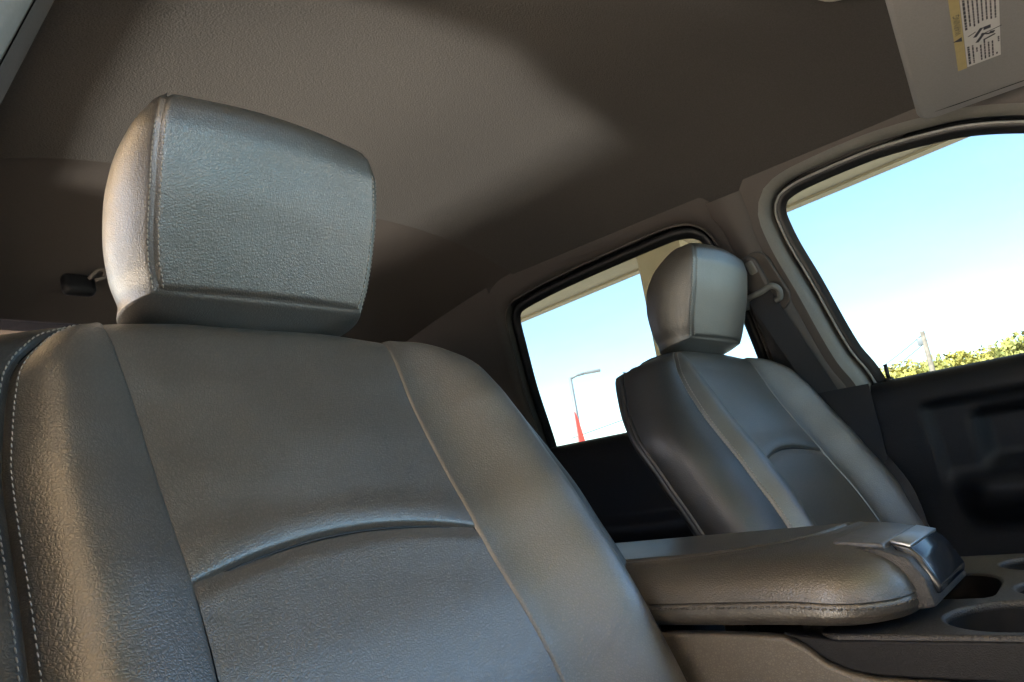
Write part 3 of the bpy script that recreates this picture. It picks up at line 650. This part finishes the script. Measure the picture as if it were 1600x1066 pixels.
def flat(name, x0, x1, y0, y1, z, mat, parent, th=.0004):
    return box(name, ((x0 + x1) / 2, (y0 + y1) / 2, z), (abs(x1 - x0), abs(y1 - y0), th), mat, parent, 0, smooth=False)
lab = flat('warning_label', -.16, .147, -.028, .012, -.0113, M['label_white'], vis)
flat('yellow_band', -.16, .149, .0125, .0235, -.0113, M['label_yellow'], vis)
down_text('WARNING', .048, .0142, .0105, vis, M['ink'], -.01165)
V = [(.068, .0145, -.0117), (.056, .0145, -.0117), (.062, .0250, -.0117)]; mesh('warning_triangle', V, [(0, 1, 2)], M['ink'], vis, False)
bm = bmesh.new()
def word_line(x0, x1, y, h=.0019):
    x = x1
    while x > x0 + .003:
        wl = random.uniform(.003, .010); e = max(x0, x - wl); rbox(bm, ((x + e) / 2, y, -.0116), (x - e, h, .0002), 0); x = e - .0016
ys = [.0085 - k * .0046 for k in range(8)]
for k, yv in enumerate(ys): word_line(-.15, random.uniform(.035, .047), yv, .0026 if k == 0 else .0018)
for k, yv in enumerate([.0085, .0035, -.001, -.0056, -.010, -.0146, -.019]): word_line(random.uniform(.085, .10), .141 if k not in (2,) else .112, yv, .0026 if k == 0 else .0018)
word_line(.132, .14, -.0236); word_line(.092, .106, -.026)
o = bm_obj('fine_print', bm, M['ink'], vis); tag(o, kind='stuff')
bm = bmesh.new()
rz = lambda a: Matrix.Rotation(R(a), 3, 'Z')
for (cx, cy, sx, sy, a) in ((.062, -.004, .020, .004, 25), (.072, -.012, .012, .003, -50), (.078, -.006, .020, .004, 25), (.084, -.016, .014, .003, 70), (.057, -.014, .008, .008, 0), (.074, -.019, .006, .006, 20), (.060, .003, .010, .0015, 60), (.068, -.020, .020, .0014, 80)):
    rbox(bm, (cx, cy, -.0116), (sx, sy, .0002), 0, rot=rz(a))
bm_obj('pictogram', bm, M['ink'], vis)

# ------------------------------------------------------------------ dome lamp, coat hook, grab handle, seat belt
dl = empty('dome_lamp', (.215, -.412, 1.398), 'white dome lamp lens at the top edge of the headliner', 'lamp')
bm = bmesh.new(); bmesh.ops.create_uvsphere(bm, u_segments=32, v_segments=12, radius=1); bmesh.ops.scale(bm, vec=(.055, .045, .022), verts=bm.verts); bm_obj('lens', bm, M['lens'], dl, True)
bm = bmesh.new(); bmesh.ops.create_cone(bm, cap_ends=True, segments=40, radius1=.062, radius2=.066, depth=.012); bmesh.ops.scale(bm, vec=(1, .82, 1), verts=bm.verts); bmesh.ops.translate(bm, vec=(0, 0, .012), verts=bm.verts); bm_obj('bezel', bm, M['trim_light'], dl, True)

hk = empty('coat_hook', (-.318, .795, 1.274), 'small black coat hook on the rear trim beside the large headrest', 'hook')
hk.rotation_euler = (R(-20), 0, 0)
box('hook_base', (-.002, .008, 0), (.056, .026, .044), M['dark'], hk, .0125, 4)
tube('hook_loop', spl([(.012, -.008, .004), (.022, -.026, .012), (.030, -.036, .004), (.026, -.036, -.012), (.012, -.03, -.016)], 20), .004, M['trim'], hk, 8)

sb = empty('seat_belt', (.66, -.06, .62), 'dark seat belt hanging from its guide loop on the far pillar', 'seat belt'); SO = np.array(sb.location)
def wl(Y, Z, off): return wall(Y, Z, off, 1) - SO
def strip(name, pts, w, nrm, mat, parent, th=.0014):
    P = spl(pts, 40); T = np.gradient(P, axis=0); T /= np.linalg.norm(T, axis=1, keepdims=True); V, F = [], []
    for i in range(40):
        n = np.array(nrm[0]) * (1 - i / 39) + np.array(nrm[1]) * i / 39; b = np.cross(T[i], n); b /= np.linalg.norm(b); n = np.cross(b, T[i])
        for s, q in ((-1, 1), (1, 1), (1, -1), (-1, -1)): V.append(P[i] + b * s * w / 2 + n * q * th / 2)
    for i in range(39):
        for k in range(4): F.append((4 * i + k, 4 * i + (k + 1) % 4, 4 * i + 4 + (k + 1) % 4, 4 * i + 4 + k))
    F += [(3, 2, 1, 0), (156, 157, 158, 159)]
    return mesh(name, V, F, mat, parent, False)
strip('webbing', [wl(-.052, 1.118, .068), wl(-.085, .99, .066), wl(-.128, .82, .060), (.695 - SO[0] - .03, -.15, .66 - SO[2]), (.695 - SO[0] - .03, -.16 - SO[1] + SO[1], .50 - SO[2])], .047, [(-1, -.25, -.3), (-1, -.1, 0)], M['webbing'], sb)
strip('webbing', [wl(-.050, 1.118, .060), wl(-.055, .97, .052), wl(-.075, .82, .048), (.68 - SO[0], -.06, .62 - SO[2]), (.68 - SO[0], -.05, .45 - SO[2])], .047, [(-1, -.35, -.3), (-1, .5, 0)], M['webbing'], sb)
# slot cover on the pillar and the guide loop
def on_wall(Y, Z, off): # matrix: local x = forward (-Y), y = up the wall, z = inward
    n = Vector(NIN); yv = Vector((-math.sin(R(20)), 0, math.cos(R(20)))); xv = yv.cross(n)
    p = Vector(wall(Y, Z, off, 1) - SO)
    return Matrix(((xv.x, yv.x, n.x, p.x), (xv.y, yv.y, n.y, p.y), (xv.z, yv.z, n.z, p.z), (0, 0, 0, 1)))
def rotz(m, a): return m @ Matrix.Rotation(R(a), 4, 'Z')
plate('slot_cover', rrect(-.03, .03, -.085, .045, .028), [], .008, .003, M['trim'], sb, rotz(on_wall(-.062, 1.155, .046), 12))
plate('adjuster', rrect(-.021, .021, -.042, .036, .018), [], .018, .006, M['trim'], sb, rotz(on_wall(-.050, 1.160, .056), 10))
plate('release_button', rrect(-.008, .008, -.014, .014, .005), [], .006, .002, M['trim_light'], sb, rotz(on_wall(-.056, 1.172, .067), 10))
lp = [wl(-.018, 1.100, .066), wl(-.030, 1.118, .076), wl(-.060, 1.124, .080), wl(-.085, 1.130, .078), wl(-.095, 1.118, .074), wl(-.090, 1.103, .070), wl(-.080, 1.100, .068)]
tube('guide_loop', spl(lp, 40), .006, M['trim_light'], sb, 10)

# rear bench behind the front seats
rbn = empty('rear_bench', (0, .75, 0), 'dark rear bench seat behind the front seats', 'seat')
box('bench_back', (0, .10, .68), (1.3, .14, .62), M['leather_side'], rbn, .05, 4, rot=Matrix.Rotation(R(-14), 3, 'X'))
box('bench_cushion', (0, -.14, .36), (1.3, .46, .16), M['leather_side'], rbn, .05, 4)
for s_ in (-1, 1): box('bench_headrest', (s_ * .40, .17, 1.10), (.26, .08, .19), M['leather_side'], rbn, .035, 4)

# ------------------------------------------------------------------ far things outside
def far(az, d, z): return (-.785 + d * math.cos(R(az)), -.576 + d * math.sin(R(az)), z)
M['concrete'] = plain('galvanised_pole', (.13, .135, .15), .5, var=.1, scale=4)
M['wood'] = plain('weathered_wood_pole', (.16, .13, .11), .9, var=.3, scale=5)
M['red'] = plain('red_banner', (.60, .04, .03), .7, var=.05, scale=5); M['white'] = plain('white_banner', (.75, .74, .72), .7, var=.05, scale=5)
# lamp post
b = far(35.75, 32, GZ); lp_ = empty('lamp_post', b, 'slim parking lot lamp post seen through the rear window', 'lamp post')
H = .79 + 32 * math.tan(R(8.0)) - GZ
tube('pole', [(0, 0, 0), (0, 0, H * .5), (0, 0, H)], .10, M['concrete'], lp_, 10, taper=[1.1, .9, .7])
_s = Vector((math.sin(R(35.75)), -math.cos(R(35.75)), 0))
tube('arm', [(0, 0, H - .05), tuple(_s * .3 + Vector((0, 0, H + .05))), tuple(_s * .8 + Vector((0, 0, H + .1)))], .06, M['concrete'], lp_, 8)
ob = box('lamp_head', (0, 0, 0), (.75, .3, .12), M['concrete'], lp_, .03); ob.location = _s * 1.0 + Vector((0, 0, H + .1)); ob.rotation_euler = (0, 0, R(35.75 - 90))
# feather banner
b = far(35.9, 17, GZ); fb = empty('feather_banner', b, 'red and white feather banner at the foot of the lamp post', 'banner')
HB = .79 + 17 * math.tan(R(5.3)) - GZ
sx = Vector((math.sin(R(36)), -math.cos(R(36)), 0))
def feather(name, t0, t1, mat):
    V, F = [], []; n = 14
    for i in range(n + 1):
        t = t0 + (t1 - t0) * i / n; w2 = .30 * (1 - t) ** .7 + .02; z = .25 + t * (HB - .25)
        for s, q in ((-.15, .012), (1, .012), (1, -.012), (-.15, -.012)):
            p = sx * (w2 * s) + Vector((math.cos(R(36)) * q, math.sin(R(36)) * q, z)); V.append(p)
    for i in range(n):
        for k in range(4): F.append((4 * i + k, 4 * i + (k + 1) % 4, 4 * i + 4 + (k + 1) % 4, 4 * i + 4 + k))
    return mesh(name, V, F, mat, fb, False)
feather('upper_panel', .62, 1, M['red']); feather('middle_panel', .45, .615, M['white']); feather('lower_panel', 0, .445, M['red'])
tube('rod', [(0, 0, 0), (0, 0, HB)], .015, M['concrete'], fb, 6)
# utility pole and wires
d0 = 48; b = far(10.45, d0, GZ); upo = empty('utility_pole', b, 'leaning wooden utility pole rising over the trees in the front window', 'utility pole')
HU = .79 + d0 * math.tan(R(6.35)) - GZ
tube('pole', [(0, 0, 0), (0, 0, HU * .6), (0, 0, HU)], .15, M['wood'], upo, 10, taper=[1.2, 1, .85])
box('insulator', (.0, .22, HU - .55), (.2, .3, .45), M['concrete'], upo, .03)
d1 = 60; b2 = far(6.9, d1, GZ); up2 = empty('utility_pole', b2, 'small distant pole among the treetops right of the big utility pole', 'utility pole')
tube('pole', [(0, 0, 0), (0, 0, .79 + d1 * math.tan(R(4.55)) - GZ)], .12, M['wood'], up2, 8)
a0 = Vector(far(10.45, d0, .79 + d0 * math.tan(R(6.15)))); a1 = Vector(far(18, d0, .79 + d0 * math.tan(R(3.4))))
for k in range(2):
    p = [a0.lerp(a1, t / 20) - Vector((0, 0, .5 * math.sin(math.pi * t / 20) + k * .5)) for t in range(21)]
    wv = tube('power_line', [q - a0 for q in p], .022, M['rubber'], None, 5); wv.location = a0
    tag(wv, ('upper' if k == 0 else 'lower') + ' power line running left from the utility pole', 'power line', 'power lines')
a0 = Vector(far(36.4, 40, .79 + 40 * math.tan(R(3.3)))); a1 = Vector(far(31, 40, .79 + 40 * math.tan(R(4.3))))
wv = tube('power_line', [a0.lerp(a1, t / 10) - a0 for t in range(11)], .02, M['rubber'], None, 5); wv.location = a0; tag(wv, 'thin cable slanting up behind the feather banner', 'cable')

# trees beyond the front window
def foliage_mat(name, c0, c1):
    m, t, b = new_mat(name); oi = node(t, 'ShaderNodeTexNoise', Scale=1.1, Detail=3.0); t.links.new(coords(t), oi.inputs['Vector'])
    t.links.new(ramp(t, oi.outputs[0], [(.32, c0), (.68, c1)]), b.inputs['Base Color']); b.inputs['Roughness'].default_value = .7
    b.inputs['Subsurface Weight'].default_value = 0
    return m
FM = [foliage_mat('yellow_green_leaves', (.16, .15, .03), (.42, .34, .07)), foliage_mat('olive_leaves', (.11, .125, .03), (.32, .28, .07))]
def tree(name, x, y, h, rad, label, mi, dens=900):
    t = empty(name, (x, y, GZ), label, 'tree', 'trees beyond the front window')
    P = [(0, 0, 0), (.05, .04, h * .4), (0, .1, h * .8)]; tube('trunk', P, rad * .07, M['wood'], t, 7, taper=[1.2, .8, .3])
    V, F = [], []; cl = []
    for k in range(13):
        a = random.uniform(0, 6.28); r = rad * random.uniform(.1, .75); cl.append((r * math.cos(a), r * math.sin(a), h * random.uniform(.45, .9) , rad * random.uniform(.28, .5)))
    cl.append((0, 0, h * .85, rad * .4))
    for _ in range(dens):
        cx, cy, cz, cr = random.choice(cl); d = rng.normal(size=3); d /= np.linalg.norm(d); rr3 = cr * random.uniform(.6, 1.05)
        c = np.array([cx, cy, cz]) + d * rr3 * np.array([1, 1, .8]); s = random.uniform(.09, .19) * (rad / 2.2)
        e1 = rng.normal(size=3); e1 /= np.linalg.norm(e1); e2 = np.cross(d, e1); e2 /= np.linalg.norm(e2) + 1e-9; b0 = len(V)
        V += [c - e1 * s, c + e2 * s * .6, c + e1 * s, c - e2 * s * .6]; F.append((b0, b0 + 1, b0 + 2, b0 + 3))
    mesh('crown', V, F, FM[mi], t, False)
words = ['rounded yellow green', 'low olive', 'broad yellowish', 'ragged olive green']
azs = np.linspace(1.5, 16.5, 16)
for k, az in enumerate(azs):
    d = 56 + 10 * (k % 3) + random.uniform(-3, 3); x, y, _ = far(az, d, 0)
    el = np.interp(az, [1.5, 5, 8, 10.5, 13, 16.5], [5.0, 4.75, 4.6, 4.35, 4.25, 4.0]) + random.uniform(-.25, .2)
    h = (.79 + d * math.tan(R(el)) - GZ) / .98
    ORD = ['first', 'second', 'third', 'fourth', 'fifth', 'sixth', 'seventh', 'eighth', 'ninth', 'tenth', 'eleventh', 'twelfth', 'thirteenth', 'fourteenth', 'fifteenth', 'sixteenth']
    place = '%s %s tree from the right in the front window treeline' % (ORD[k], words[k % 4])
    tree('roadside_tree', x, y, h, random.uniform(2.3, 3.1), place, k % 2, 1500)
print('tris', sum(len(o.data.polygons) for o in COL.objects if o.type == 'MESH') * 2)
